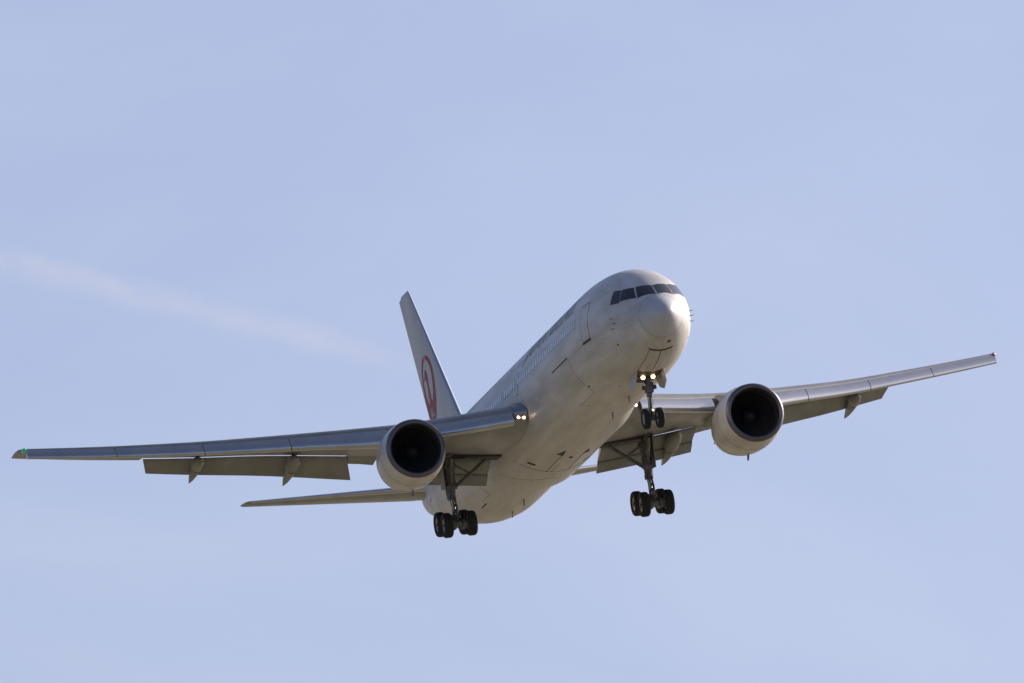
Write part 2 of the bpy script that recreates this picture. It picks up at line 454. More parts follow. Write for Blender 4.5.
# radio and drain antennas, probes, ports
for x, th, h in ((9.5, 0, .28), (13.2, 0.0, .30), (33.5, 0.0, .32), (36.2, 0.0, .3), (11.5, math.pi, .34), (24.5, math.pi, .34)):
    bm = bmesh.new()
    p = fpt(x, th, -0.02); s = -1 if abs(th) < 1 else 1
    ring = lambda c, k, z: [Vector((c+dx*k, dy*k, z)) for dx, dy in ((-.20, 0), (-.05, .022), (.16, .012), (.2, 0), (.16, -.012), (-.05, -.022))]
    loft(bm, [ring(p.x, 1, p.z), ring(p.x+0.10, .62, p.z+s*h)])
    obj('blade_antenna', bm, M['fairing'], fus)
for side in (1, -1):
    for x, t_ in ((3.02, 1.636), (2.81, 1.519), (3.05, 1.405)):
        bm = bmesh.new()
        a = fpt(x, side*t_); b = fpt(x, side*t_, 0.13)
        tube(bm, a, b, 0.020, 0.012, 8); tube(bm, b+Vector((.04, 0, 0)), b-Vector((.20, 0, 0)), 0.012, 0.008, 8)
        obj('pitot_probe', bm, M['geardark'], fus)
def spot(name, x, th, sx, st, m='seam', off=0.008):
    bm = bmesh.new()
    patch(bm, [(x-sx, th-st), (x+sx, th-st), (x+sx, th+st), (x-sx, th+st)], off, 3, 3)
    obj(name, bm, M[m], fus)
for x_, t_ in ((3.34, 1.036), (3.34, -1.036)): spot('static_port', x_, t_, 0.045, 0.028)
spot('static_port', 9.8, 0.75, 0.09, 0.02)
spot('drain_mast', 12.6, 0.50, 0.12, 0.012, 'fairing')
spot('drain_mast', 7.6, 0.34, 0.16, 0.015, 'fairing')
spot('air_inlet', 1.50, -0.25, 0.06, 0.07)
spot('service_panel', 36.2, 0.55, 0.55, 0.012)

# air-conditioning intakes and service panels of the belly fairing
def belly_plate(name, x0, x1, t0, t1, m, th=0.006, pts=None):
    bm = bmesh.new(); n = 6
    c4 = pts or [(x0, t0), (x1, t0), (x1, t1), (x0, t1)]
    V = []
    for off in (th, -0.02):
        rows = []
        for i in range(n+1):
            rw = []
            for j in range(n+1):
                a, b = i/n, j/n
                x = lerp(lerp(c4[0][0], c4[1][0], a), lerp(c4[3][0], c4[2][0], a), b)
                t = lerp(lerp(c4[0][1], c4[1][1], a), lerp(c4[3][1], c4[2][1], a), b)
                rw.append(bm.verts.new(fpt(x, t, fair_off(x, t)+off)))
            rows.append(rw)
        V.append(rows)
    bt, top = V
    for i in range(n):
        for j in range(n): bm.faces.new((bt[i][j], bt[i+1][j], bt[i+1][j+1], bt[i][j+1]))
    rim = [(i, 0) for i in range(n)]+[(n, j) for j in range(n)]+[(i, n) for i in range(n, 0, -1)]+[(0, j) for j in range(n, 0, -1)]
    for k in range(len(rim)):
        a, b = rim[k], rim[(k+1) % len(rim)]
        bm.faces.new((bt[a[0]][a[1]], bt[b[0]][b[1]], top[b[0]][b[1]], top[a[0]][a[1]]))
    return obj(name, bm, m, fairing)
for s_2 in (1, -1):
    belly_plate('air_inlet', 0, 0, 0, 0, M['bay'], .008, pts=[(21.2, s_2*.20), (22.3, s_2*.17), (22.2, s_2*.30), (21.25, s_2*.22)])
    belly_plate('air_outlet', 25.0, 25.35, s_2*.44, s_2*.58, M['bay'])
    belly_plate('wheel_well_door', 0, 0, 0, 0, M['white'], .014, pts=[(26.0, s_2*.02), (27.4, s_2*.02), (29.2, s_2*.75), (26.0, s_2*.75)])
    belly_plate('door_gap', 0, 0, 0, 0, M['seam'], .008, pts=[(27.42, s_2*.02), (27.50, s_2*.02), (29.30, s_2*.76), (29.22, s_2*.76)])
    belly_plate('door_gap', 25.95, 26.0, s_2*.02, s_2*.75, M['seam'], .006)
belly_plate('drain_mast', 22.5, 22.7, -.02, .04, M['bay'], .03)
belly_plate('keel_joint', 21.6, 27.4, .182, .196, M['seam'], .004)
belly_plate('keel_joint', 21.6, 27.4, -.196, -.182, M['seam'], .004)
belly_plate('keel_joint', 24.0, 27.8, .10, .108, M['seam'], .004)

# ---- title lettering wrapped on the skin above the windows
def text_mesh(s, size, sx=1.0, bold=0.0):
    cu = bpy.data.curves.new('lettering', 'FONT'); cu.body = s; cu.size = size; cu.offset = bold; cu.resolution_u = 3
    t = bpy.data.objects.new('lettering', cu); S.collection.objects.link(t)
    bpy.context.view_layer.update()
    me = bpy.data.meshes.new_from_object(t.evaluated_get(bpy.context.evaluated_depsgraph_get()))
    b = bmesh.new(); b.from_mesh(me)
    bpy.data.objects.remove(t); bpy.data.curves.remove(cu); bpy.data.meshes.remove(me)
    for v in b.verts: v.co.x *= sx
    x0 = min(v.co.x for v in b.verts); x1 = max(v.co.x for v in b.verts)
    y0 = min(v.co.y for v in b.verts); y1 = max(v.co.y for v in b.verts)
    return b, x0, x1, y0, y1
for side in (1, -1):
    b, x0, x1, y0, y1 = text_mesh('JAPAN AIRLINES', 1.0, 1.55, 0.012)
    for k in range(1, 9):
        yy = lerp(y0, y1, k/9)
        bmesh.ops.bisect_plane(b, geom=b.verts[:]+b.edges[:]+b.faces[:], plane_co=(0, yy, 0), plane_no=(0, 1, 0))
    L_ = x1-x0
    for v in b.verts:
        t = (v.co.x-x0)/L_; z = 1.06+(v.co.y-y0)
        x = (8.9+L_*(1-t)) if side == 1 else (8.9+L_*t)
        v.co = fpt(x, thz(x, z, side), 0.014)
    obj('title_lettering', b, M['black'], fus, smooth=False)

# ------------------------------------------------------------------ wings
def airfoil(t, n=22, ce=1.0, cam=0.015, cs=0.0):
    """closed list of (x/c, z/c): upper surface from ce to cs, lower surface back to ce"""
    def th(x): return 5*t*(0.2969*math.sqrt(x)-0.1260*x-0.3516*x*x+0.2843*x**3-0.1030*x**4)
    def cm(x): return cam*4*x*(1-x)+0.010*math.sin(math.pi*x)*x
    up_, lo_ = [], []
    for i in range(n+1):
        q = 0.5*(1+math.cos(math.pi*i/n)); x = cs+(ce-cs)*q
        up_.append((x, cm(x)+th(x)))
    for i in range(1, n+1):
        q = 0.5*(1-math.cos(math.pi*i/n)); x = cs+(ce-cs)*q
        lo_.append((x, cm(x)-th(x)))
    return up_+lo_
def wing_geo(y, side):
    """leading edge x, z, chord, incidence, thickness at span station y"""
    s = y-2.5
    xle = 20.0+(0.632 if side > 0 else .615)*s
    z = -1.22+0.0914*s+0.0021*s*s+(0.15 if side > 0 else -0.17)*min(1, max(0, s)/12)
    z -= interp([(0, 0.12), (5.5, .28), (11.5, .28), (16, .18), (21.1, .06 if side < 0 else 0.0)], s)[0]
    if y < 8.2: te = 30.35-0.0*(y-2.5)
    else: te = lerp(30.35, 35.5 if side > 0 else 35.1, (y-8.2)/(23.6-8.2))
    inc = interp([(0, R(3.0)), (2.5, R(2.6)), (8.2, R(0.6)), (14, R(-2.4)), (18.5, R(-2.0)), (23.6, R(-1.4))], y)[0]
    t = interp([(0, .150), (2.5, .145), (8.2, .115), (23.6, .100)], y)[0]
    return xle, z, te-xle, inc, t
def wpt(y, side, xc, zc):
    xle, z, c, inc, t = wing_geo(y, side)
    ca, sa = math.cos(inc), math.sin(inc)
    return Vector((xle+c*(xc*ca+zc*sa), side*y, z+c*(-xc*sa+zc*ca)))
def wring(y, side, ce=1.0, cs=0.0, n=22):
    t = wing_geo(y, side)[4]
    return [wpt(y, side, a, b) for a, b in airfoil(t, n, ce, cs=cs)]
def span(a, b, n): return [lerp(a, b, i/n) for i in range(n+1)]

def elem_ring(y, side, prof, px, pz, ang, scale):
    """a moving surface: profile in fractions of local chord*scale, set at (px,pz) of chord and rotated nose-up negative"""
    xle, z, c, inc, t = wing_geo(y, side)
    a = inc+ang; ca, sa = math.cos(a), math.sin(a)
    o_ = wpt(y, side, px, pz)
    return [o_+Vector((scale*(x_*ca+z_*sa), 0, scale*(-x_*sa+z_*ca))) for x_, z_ in prof]

def flap_prof(t=0.13, n=12): return airfoil(t, n, cam=0.03)
def slat_prof(t, n=10, cu=0.135, cl=0.045):
    """curved shell: outer skin of the section's nose and a hollow inner face"""
    def th(x): return 5*t*(0.2969*math.sqrt(x)-0.1260*x-0.3516*x*x+0.2843*x**3)
    P = []
    for i in range(n+1): x = cu*((1-i/n)**1.6); P.append((x, th(x)+0.06*x))
    for i in range(1, n//2+2): x = cl*((i/(n//2+1))**1.6); P.append((x, -th(x)+0.06*x))
    Q = []
    a = (cl, -th(cl)+0.06*cl); b = (cu, th(cu)+0.06*cu)
    for i in range(1, 7):
        k = i/7; x = lerp(a[0], b[0], k)-0.028*math.sin(math.pi*k); z = lerp(a[1], b[1], k)+0.012*math.sin(math.pi*k)
        Q.append((x, z))
    return P+Q

SLAT_ANG = R(-25)
def make_wing(side):
    bm = bmesh.new()
    loft(bm, [wring(y, side, 0.80) for y in [0.9, 2.0]+span(2.5, 6.9, 6)])
    loft(bm, [wring(y, side, 0.82) for y in span(6.903, 8.997, 4)])
    loft(bm, [wring(y, side, 0.79) for y in span(9.0, 18.2 if side < 0 else 17.95, 12)])
    tip = [wring(y, side, 1.0) for y in span(18.203 if side < 0 else 17.953, 23.35, 8)]
    # rounded wing tip
    for dy, k in ((0.12, .94), (0.20, .80), (0.25, .5)):
        y = 23.35+dy; rg = wring(y, side, 1.0); cz = sum((p for p in rg), Vector())/len(rg)
        rg = [Vector((cz.x+(p.x-cz.x)*(0.6+0.4*k)+0.25*(1-k), p.y, cz.z+(p.z-cz.z)*k)) for p in rg]
        tip.append(rg)
    loft(bm, tip)
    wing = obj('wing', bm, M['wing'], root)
    # upper surface of the trailing part over the flaps (spoiler shelf) belongs to the wing
    bm = bmesh.new()
    for ya, yb, c0, c1 in ((2.6, 6.85, .78, .885), (9.05, 17.85, .77, .865)):
        rings = []
        for y in span(ya, yb, 6):
            t = wing_geo(y, side)[4]
            def upz(x): return 5*t*(0.2969*math.sqrt(x)-0.1260*x-0.3516*x*x+0.2843*x**3-0.1030*x**4)+0.015*4*x*(1-x)+0.010*math.sin(math.pi*x)*x
            rings.append([wpt(y, side, c0, upz(c0)-0.001), wpt(y, side, (c0+c1)/2, upz((c0+c1)/2)), wpt(y, side, c1, upz(c1)),
                          wpt(y, side, c1, upz(c1)-0.003), wpt(y, side, (c0+c1)/2, upz((c0+c1)/2)-0.009), wpt(y, side, c0, upz(c0)-0.016)])
        loft(bm, rings)
    obj('spoiler_panel', bm, M['wing'], wing)
    # slats
    segs = [(3.05, 7.05)] + [(8.25, 12.35), (12.39, 15.95), (15.99, 19.6), (19.64, 23.35)]
    for ya, yb in segs:
        bm = bmesh.new()
        rings = []
        for y in span(ya, yb, 5):
            xle, z, c, inc, t = wing_geo(y, side)
            ch = lerp(1.20, 1.20, (y-3)/4.1) if y < 8 else interp([(8.0, 1.40), (9.5, 1.28), (12.0, 1.04), (16.0, .88), (23.4, .70)], y)[0]     # slat chord in metres
            cu = .150; sc = ch/cu
            pr = slat_prof(lerp(.12, .10, y/23), cu=cu, cl=.065)
            ang = inc+SLAT_ANG; ca, sa = math.cos(ang), math.sin(ang)
            ux, uz = pr[0]                                  # trailing edge of the slat rests on the wing's upper skin
            tx = 0.055
            o_ = wpt(y, side, tx, 5*t*(0.2969*math.sqrt(tx)-0.1260*tx-0.3516*tx*tx)+.06*tx)+Vector((0, 0, 0.012))
            rings.append([o_+Vector((sc*((x_-ux)*ca+(z_-uz)*sa), 0, sc*(-(x_-ux)*sa+(z_-uz)*ca))) for x_, z_ in pr])
        loft(bm, rings)
        obj('slat', bm, M['slat'], wing, auto=50)
    # inboard double-slotted flap
    bm = bmesh.new(); bm2 = bmesh.new(); r1_, r2_ = [], []
    for y in span(2.5 if side > 0 else 2.8, 7.05 if side > 0 else 7.6, 4):
        inc = wing_geo(y, side)[3]; o0 = wpt(y, side, .800, -.018)
        a1, a2 = inc+R(21), inc+R(33)
        def at(o_, a, sc, prof): return [o_+Vector((sc*(p*math.cos(a)+q*math.sin(a)), 0, sc*(-p*math.sin(a)+q*math.cos(a)))) for p, q in prof]
        r1_.append(at(o0, a1, 1.32, flap_prof(.16)))
        o1 = o0+Vector((1.22*math.cos(a1), 0, -1.22*math.sin(a1)-.030))
        r2_.append(at(o1, a2, .70, flap_prof(.15)))
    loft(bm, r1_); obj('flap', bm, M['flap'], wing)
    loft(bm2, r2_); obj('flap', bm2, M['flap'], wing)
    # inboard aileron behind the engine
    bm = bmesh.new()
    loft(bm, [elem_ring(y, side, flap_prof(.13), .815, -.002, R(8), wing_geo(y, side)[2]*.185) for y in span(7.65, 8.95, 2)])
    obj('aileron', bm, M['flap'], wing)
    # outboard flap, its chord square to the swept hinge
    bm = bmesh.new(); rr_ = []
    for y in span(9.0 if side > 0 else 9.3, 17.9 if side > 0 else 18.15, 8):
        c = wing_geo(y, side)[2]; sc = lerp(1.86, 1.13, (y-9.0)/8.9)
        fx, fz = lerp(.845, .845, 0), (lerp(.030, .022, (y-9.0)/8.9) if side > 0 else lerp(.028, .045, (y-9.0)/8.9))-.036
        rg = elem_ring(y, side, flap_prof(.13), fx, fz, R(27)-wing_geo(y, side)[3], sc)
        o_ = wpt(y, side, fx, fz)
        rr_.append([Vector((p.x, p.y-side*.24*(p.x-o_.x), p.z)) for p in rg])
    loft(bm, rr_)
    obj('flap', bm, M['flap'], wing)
    # flap track fairings: fixed front half and drooped tail half
    for y, sc in (((6.15, 1.0), (11.45, 1.0), (15.6, .88)) if side > 0 else ((6.35, 1.0), (11.8, 1.0), (16.1, .88))):
        bm = bmesh.new()
        p0 = wpt(y, side, .60, -.055); p1 = wpt(y, side, .86, -.075)
        rings = []
        L_ = (p1-p0).length
        for k, (s, w_, h_) in enumerate(((0, .02, .03), (.12, .14, .14), (.35, .26, .24), (.65, .33, .34), (.9, .34, .38), (1.0, .32, .36))):
            c = p0.lerp(p1, s)
            rings.append([c+Vector((0, w_*sc*math.cos(a), -0.06+h_*sc*math.sin(a)*(1.0 if math.sin(a) < 0 else 1.1))) for a in [2*math.pi*i/16 for i in range(16)]])
        loft(bm, rings)
        obj('flap_track_fairing', bm, M['fairing'], wing)
        bm = bmesh.new(); rings = []
        o0 = p1+Vector((0.10, 0, -0.16*sc)); a = R(9)
        for s, w_, h_ in ((0, .25, .30), (.3, .22, .27), (.6, .15, .20), (.85, .07, .10), (1.0, .012, .02)):
            c = o0+Vector((math.cos(a), 0, -math.sin(a)))*(2.35*sc*s)
            nx = Vector((math.sin(a), 0, math.cos(a)))
            rings.append([c+Vector((0, w_*sc*math.cos(q), 0))+nx*(h_*sc*math.sin(q)) for q in [2*math.pi*i/16 for i in range(16)]])
        loft(bm, rings)
        obj('flap_track_fairing', bm, M['fairing'], wing)
    # wing root glove with two landing lamps
    bm = bmesh.new()
    loft(bm, [elem_ring(y, side, slat_prof(.15, cu=.10, cl=.06), -0.006+dx, -0.004, R(-4), wing_geo(y, side)[2]*.98) for y, dx in ((2.42, .0), (2.6, -.002), (2.98, -.006))])
    obj('wing_root_glove', bm, M['glove'], wing, auto=50)
    for y, dz_ in ((2.58, 0.02), (2.80, 0.035)):
        q = wpt(y, side, 0.004, -0.030+dz_*.3)
        bm = bmesh.new(); lathe(bm, [(0.0, .001), (0.0, .105), (0.03, .13), (0.16, .13), (0.16, .001)], q+Vector((-0.10, 0, 0)), (1, 0, 0), 20)
        lo_ = obj('landing_light', bm, M['reflector'], wing)
        bm = bmesh.new(); lathe(bm, [(-0.014, .001), (-0.010, .045), (0.0, .065), (0.002, .001)], q+Vector((-0.105, 0, 0)), (1, 0, 0), 20)
        o = obj('landing_light_lens', bm, M['lamp'], wing)
    # navigation light in the tip
    q = wpt(23.38, side, 0.03, 0.0)
    bm = bmesh.new(); lathe(bm, [(-.20, .005), (-.14, .07), (0.0, .115), (.20, .10), (.36, .02)], q, Vector((0.8, side*0.12, 0.0)), 16)
    obj('navigation_light', bm, M['green'] if side > 0 else M['redlens'], wing)
    return wing
wingS = make_wing(1)
wingP = make_wing(-1)

# ------------------------------------------------------------------ engines
def make_engine(side):
    org = Vector((18.85, side*8.08, -2.66))
    ax = Vector((1, -side*0.030, -0.030)).normalized()      # slight toe-in and nose-up
    bm = bmesh.new()
    lathe(bm, [(.16, 1.39), (.5, 1.45), (1.1, 1.505), (1.8, 1.515), (2.6, 1.45), (3.3, 1.32), (3.9, 1.17), (4.2, 1.08), (4.2, 1.04), (3.7, 1.12), (3.2, 1.20)], org, ax, 72)
    eng = obj('engine', bm, M['nacelle'], root, auto=60)
    bm = bmesh.new()
    lathe(bm, [(.158, 1.388), (.07, 1.345), (.02, 1.295), (.0, 1.25), (.015, 1.21), (.06, 1.165), (.16, 1.12), (.34, 1.085)], org, ax, 72)
    obj('inlet_lip', bm, M['lip'], eng, auto=80)
    bm = bmesh.new()
    lathe(bm, [(.34, 1.085), (.6, 1.10), (1.05, 1.18), (1.6, 1.18)], org, ax, 72)
    obj('inlet_duct', bm, M['duct'], eng)
    bm = bmesh.new()                                            # fan
    a, b = frame_of(ax); c0 = org+ax*1.12
    NB = 38
    for k in range(NB):
        t0 = 2*math.pi*k/NB
        rows = []
        for i in range(6):
            q = i/5; rr = lerp(.34, 1.165, q); tw = lerp(R(20), R(62), q); ch = lerp(.16, .27, q)
            row = []
            for s in (-.5, 0, .5):
                tt = t0+side*0+s*ch*math.sin(tw)/rr
                row.append(c0+ax*(s*ch*math.cos(tw)*1.2+0.03*math.cos(s*3))+(a*math.cos(tt)+b*math.sin(tt))*rr)
            rows.append(row)
        V = [[bm.verts.new(p) for p in rw] for rw in rows]
        for i in range(5):
            for j in range(2): bm.faces.new((V[i][j], V[i+1][j], V[i+1][j+1], V[i][j+1]))
    obj('fan', bm, M['blade'], eng)
    bm = bmesh.new(); lathe(bm, [(1.5, .001), (1.5, 1.18), (1.62, 1.18), (1.62, .001)], org, ax, 48)
    obj('fan_stator', bm, M['spinner'], eng)
    bm = bmesh.new(); lathe(bm, [(.66, .003), (.70, .07), (.82, .17), (1.0, .28), (1.15, .345), (1.3, .36)], org, ax, 36)
    obj('spinner', bm, M['spinner'], eng)
    bm = bmesh.new(); lathe(bm, [(3.2, .80), (4.2, .80), (4.9, .70), (5.6, .55), (5.62, .50), (5.0, .48)], org, ax, 48)
    lathe(bm, [(4.9, .40), (5.5, .32), (6.2, .05)], org, ax, 32, cap=True)
    lathe(bm, [(3.21, 0.79), (3.21, 1.23)], org, ax, 48)
    obj('exhaust_nozzle', bm, M['nozzle'], eng)
    # pylon
    bm = bmesh.new(); rings = []
    for x, zt, zb, w_ in ((20.6, -1.13, -1.35, .03), (21.4, -0.98, -1.5, .15), (22.6, -0.92, -1.75, .22), (23.7, -.95, -1.9, .25), (25.3, -1.15, -1.95, .24), (27.0, -1.25, -1.75, .16), (28.2, -1.3, -1.5, .03)):
        y = side*8.08-side*0.03*(x-18.85)
        rings.append([Vector((x, y+w_*cx_, z_)) for cx_, z_ in ((-.6, zt), (-1, lerp(zt, zb, .3)), (-1, lerp(zt, zb, .8)), (-.6, zb), (.6, zb), (1, lerp(zt, zb, .8)), (1, lerp(zt, zb, .3)), (.6, zt))])
    loft(bm, rings); obj('pylon', bm, M['nacelle'], eng)
    # strake on the inboard shoulder, drain mast under the cowl, cowl joints
    bm = bmesh.new()
    for t in (R(40),):
        dv = Vector((0, -side*math.sin(t), math.cos(t)))
        pa = org+ax*1.1+dv*1.48; pb = org+ax*2.4+dv*1.44; pc = org+ax*2.35+dv*1.86; pd = org+ax*1.9+dv*1.78
        slab(bm, [pa, pb, pc, pd], 0.03)
    obj('strake', bm, M['nacelle'], eng, smooth=False)
    bm = bmesh.new(); slab(bm, [org+ax*2.2+Vector((0, 0, -1.5)), org+ax*2.5+Vector((0, 0, -1.48)), org+ax*2.6+Vector((0, 0, -1.72)), org+ax*2.42+Vector((0, 0, -1.72))], .04)
    obj('drain_mast', bm, M['geardark'], eng, smooth=False)
    for h, rr in ((1.25, 1.508), (3.05, 1.371)):
        bm = bmesh.new()
        lathe(bm, [(h, rr-.02), (h, rr+.004), (h+.02, rr+.004), (h+.02, rr-.02)], org, ax, 72)
        obj('cowl_joint', bm, M['seam'], eng)
    return eng
make_engine(1); make_engine(-1)

# ------------------------------------------------------------------ tail surfaces
def fin_sec(z):
    k = (z-2.0)/(10.8-2.0)
    le = lerp(42.83, 51.30, k); te = lerp(49.6, 53.60, k)
    return le, te
FIN_T = 0.085
def fin_y(x, z):
    le, te = fin_sec(z); q = max(0.0, min(1, (x-le)/(te-le)))
    return (te-le)*5*FIN_T*(0.2969*math.sqrt(q)-0.1260*q-0.3516*q*q+0.2843*q**3-0.1030*q**4)
def fin_ring(z, a=0.0, b=1.0, n=18, shrink=1.0, grow=0.0):
    le, te = fin_sec(z); L_ = te-le; up_, lo_ = [], []
    for i in range(n+1):
        q = a+(b-a)*0.5*(1+math.cos(math.pi*i/n)); x = le+q*L_; up_.append(Vector((x, fin_y(x, z)*shrink+grow, z)))
    for i in range(1, n+1):
        q = a+(b-a)*0.5*(1-math.cos(math.pi*i/n)); x = le+q*L_; lo_.append(Vector((x, -fin_y(x, z)*shrink-grow, z)))
    return up_+lo_
bm = bmesh.new()
zs = span(2.0, 10.68, 10)
rings = [fin_ring(z, 0.0, 0.70) for z in zs]+[fin_ring(10.76, 0, .70, shrink=.75), fin_ring(10.8, 0, .7, shrink=.4)]
loft(bm, rings)
fin = obj('tail_fin', bm, M['fin'], root, auto=50)
bm = bmesh.new()                                     # bare metal leading edge
loft(bm, [fin_ring(z, 0.0, 0.045, 8, grow=0.004) for z in zs[1:]])
for v in bm.verts: v.co.x -= 0.006
obj('leading_edge', bm, M['slat'], fin)
bm = bmesh.new()
loft(bm, [fin_ring(z, 0.708, 1.0, 10) for z in [2.9]+zs[2:]])
obj('rudder', bm, M['fin'], fin)
bm = bmesh.new()                                     # dorsal fillet
loft(bm, [[Vector((x, w_, 2.62)), Vector((x, w_*.5, 2.62+h*.6)), Vector((x, 0, 2.62+h)), Vector((x, -w_*.5, 2.62+h*.6)), Vector((x, -w_, 2.62))] for x, w_, h in ((41.6, .02, .02), (42.6, .10, .12), (43.6, .18, .45), (44.6, .22, 1.1))])
obj('dorsal_fillet', bm, M['fin'], fin)

# red crane roundel: wings raised into a ring, neck and head inside, letters on the body
def emblem(side):
    cx_, cz_, RR = 49.20, 5.50, 1.66
    # local (u forward/backwards in plane, v up); u is reading direction left->right
    def put(b, mt, off, name):
        for k in range(-6, 7):
            for no in ((1, 0, 0), (0, 1, 0)):
                bmesh.ops.bisect_plane(b, geom=b.verts[:]+b.edges[:]+b.faces[:], plane_co=(k*0.15*RR, k*0.15*RR, 0), plane_no=no)
        for v in b.verts:
            u_, v_ = v.co.x, v.co.y
            x = cx_ - side*u_; z = cz_+v_
            v.co = Vector((x, side*(fin_y(x, z)+off), z))
        return obj(name, b, mt, fin, smooth=False)
    b = bmesh.new()
    # outer ring, thick at the bottom and thin at the top, open where wing tips meet
    n = 72; outer, inner = [], []
    for i in range(n+1):
        t = R(-90)+2*math.pi*i/n
        ang_up = 0.5*(1+math.sin(t))                     # 0 bottom, 1 top
        wd = lerp(0.70, 0.14, ang_up**0.50)
        outer.append((RR*math.cos(t), RR*math.sin(t)))
        ri = RR*(1-wd)
        inner.append((ri*math.cos(t), ri*math.sin(t)+0.02))
    V0 = [b.verts.new((p[0], p[1], 0)) for p in outer]; V1 = [b.verts.new((p[0], p[1], 0)) for p in inner]
    for i in range(n):
        if 35 <= i <= 36: continue
        b.faces.new((V0[i], V0[i+1], V1[i+1], V1[i]))
    put(b, M['red'], 0.010, 'emblem_wings')
    b = bmesh.new()                                      # neck and head
    neck = [(-.30, -.75), (.26, -.75), (.18, -.25), (.10, .15), (.08, .50), (-.04, .68), (-.24, .66), (-.56, .36), (-.28, .42), (-.17, .34), (-.14, .0), (-.20, -.35)]
    b.faces.new([b.verts.new((p[0]*RR*.9, p[1]*RR*.9, 0)) for p in neck])
    put(b, M['red'], 0.014, 'emblem_neck')
    # feather gaps: white slits radiating on the wings
    for k in range(-5, 6):
        if k == 0: continue
        b = bmesh.new(); t = R(-90)+k*R(24); t2 = t+math.copysign(R(9), k)
        r0, r1 = RR*(0.995), RR*(lerp(.60, .93, abs(k)/5))
        p0 = Vector((r0*math.cos(t2), r0*math.sin(t2), 0)); p1 = Vector((r1*math.cos(t), r1*math.sin(t), 0))
        nn = (p1-p0).cross(Vector((0, 0, 1))).normalized()*0.016
        b.faces.new([b.verts.new(p) for p in (p0-nn, p0+nn, p1)])
        put(b, M['emwhite'], 0.018, 'emblem_feather_gap')
    b, x0, x1, y0, y1 = text_mesh('JAL', 0.62, 1.15, 0.016)
    for v in b.verts:
        v.co.x -= (x0+x1)/2; v.co.y += -RR*0.90-y0
    put(b, M['emwhite'], 0.022, 'emblem_letters')
emblem(1); emblem(-1)

def make_stab(side):
    def g(y):
        k = (y-0.6)/(9.3-0.6)
        le = lerp(45.35, 51.45, k); te = lerp(51.6, 53.35, k); z = lerp(0.12, 1.42, k)
        return le, z, te-le
    def rg(y, a, b, n=14, sh=1.0):
        le, z, c = g(y); inc = R(-4.5); out = []
        for xx, zz in airfoil(0.095, n, b, cam=-0.008, cs=a):
            out.append(Vector((le+c*(xx*math.cos(inc)+zz*sh*math.sin(inc)), side*y, z+c*(-xx*math.sin(inc)+zz*sh*math.cos(inc)))))
        return out
    bm = bmesh.new(); loft(bm, [rg(y, 0, .74) for y in span(.6, 9.1, 6)]+[rg(9.22, 0, .74, sh=.7), rg(9.3, 0, .74, sh=.3)])
    st = obj('horizontal_stabilizer', bm, M['wing'], root)
    bm = bmesh.new(); loft(bm, [rg(y, .748, 1.0, 8) for y in span(1.3, 9.1, 4)]); obj('elevator', bm, M['flap'], st)
    bm = bmesh.new(); rr = [rg(y, 0, .05, 8) for y in span(1.4, 9.1, 4)]
    loft(bm, rr)
    for v in bm.verts: v.co.x -= 0.008
    obj('leading_edge', bm, M['slat'], st)
make_stab(1); make_stab(-1)
# tail cone outlet
bm = bmesh.new(); lathe(bm, [(0, .26), (.22, .22), (.22, .17), (-.2, .16)], (53.62, 0, 1.04), (1, 0, 0.05), 24)
obj('tail_cone_outlet', bm, M['nozzle'], fus)

# ------------------------------------------------------------------ landing gear
def wheel(c, rad, w_, parent):
    bm = bmesh.new()
    h = w_/2
    P = [(-h*.55, rad*.52), (-h*.86, rad*.62), (-h, rad*.78), (-h*.93, rad*.90), (-h*.72, rad*.975), (-h*.45, rad),
         (-h*.40, rad*.985), (-h*.34, rad*.985), (-h*.30, rad*1.002), (-h*.05, rad*1.004), (-h*.03, rad*.988), (h*.03, rad*.988), (h*.05, rad*1.004),
         (h*.30, rad*1.002), (h*.34, rad*.985), (h*.40, rad*.985), (h*.45, rad), (h*.72, rad*.975), (h*.93, rad*.90), (h, rad*.78), (h*.86, rad*.62), (h*.55, rad*.52)]
    lathe(bm, P, c, (0, 1, 0), 40)
    wl = obj('wheel', bm, M['tyre'], parent, auto=30)
    bm = bmesh.new()
    lathe(bm, [(-h*.56, .001), (-h*.60, rad*.14), (-h*.35, rad*.18), (-h*.28, rad*.36), (-h*.62, rad*.46), (-h*.70, rad*.54), (-h*.5, rad*.56), (h*.5, rad*.56), (h*.70, rad*.54), (h*.62, rad*.46), (h*.28, rad*.36), (h*.35, rad*.18), (h*.60, rad*.14), (h*.56, .001)], c, (0, 1, 0), 32, mi=0)
    for s in (-1, 1):
        for k in range(8):
            t = 2*math.pi*k/8
            tube(bm, Vector(c)+Vector((math.cos(t)*rad*.28, s*h*.2, math.sin(t)*rad*.28)), Vector(c)+Vector((math.cos(t)*rad*.28, s*h*.42, math.sin(t)*rad*.28)), rad*.05, n=8)
    obj('wheel_hub', bm, M['hub'], parent)

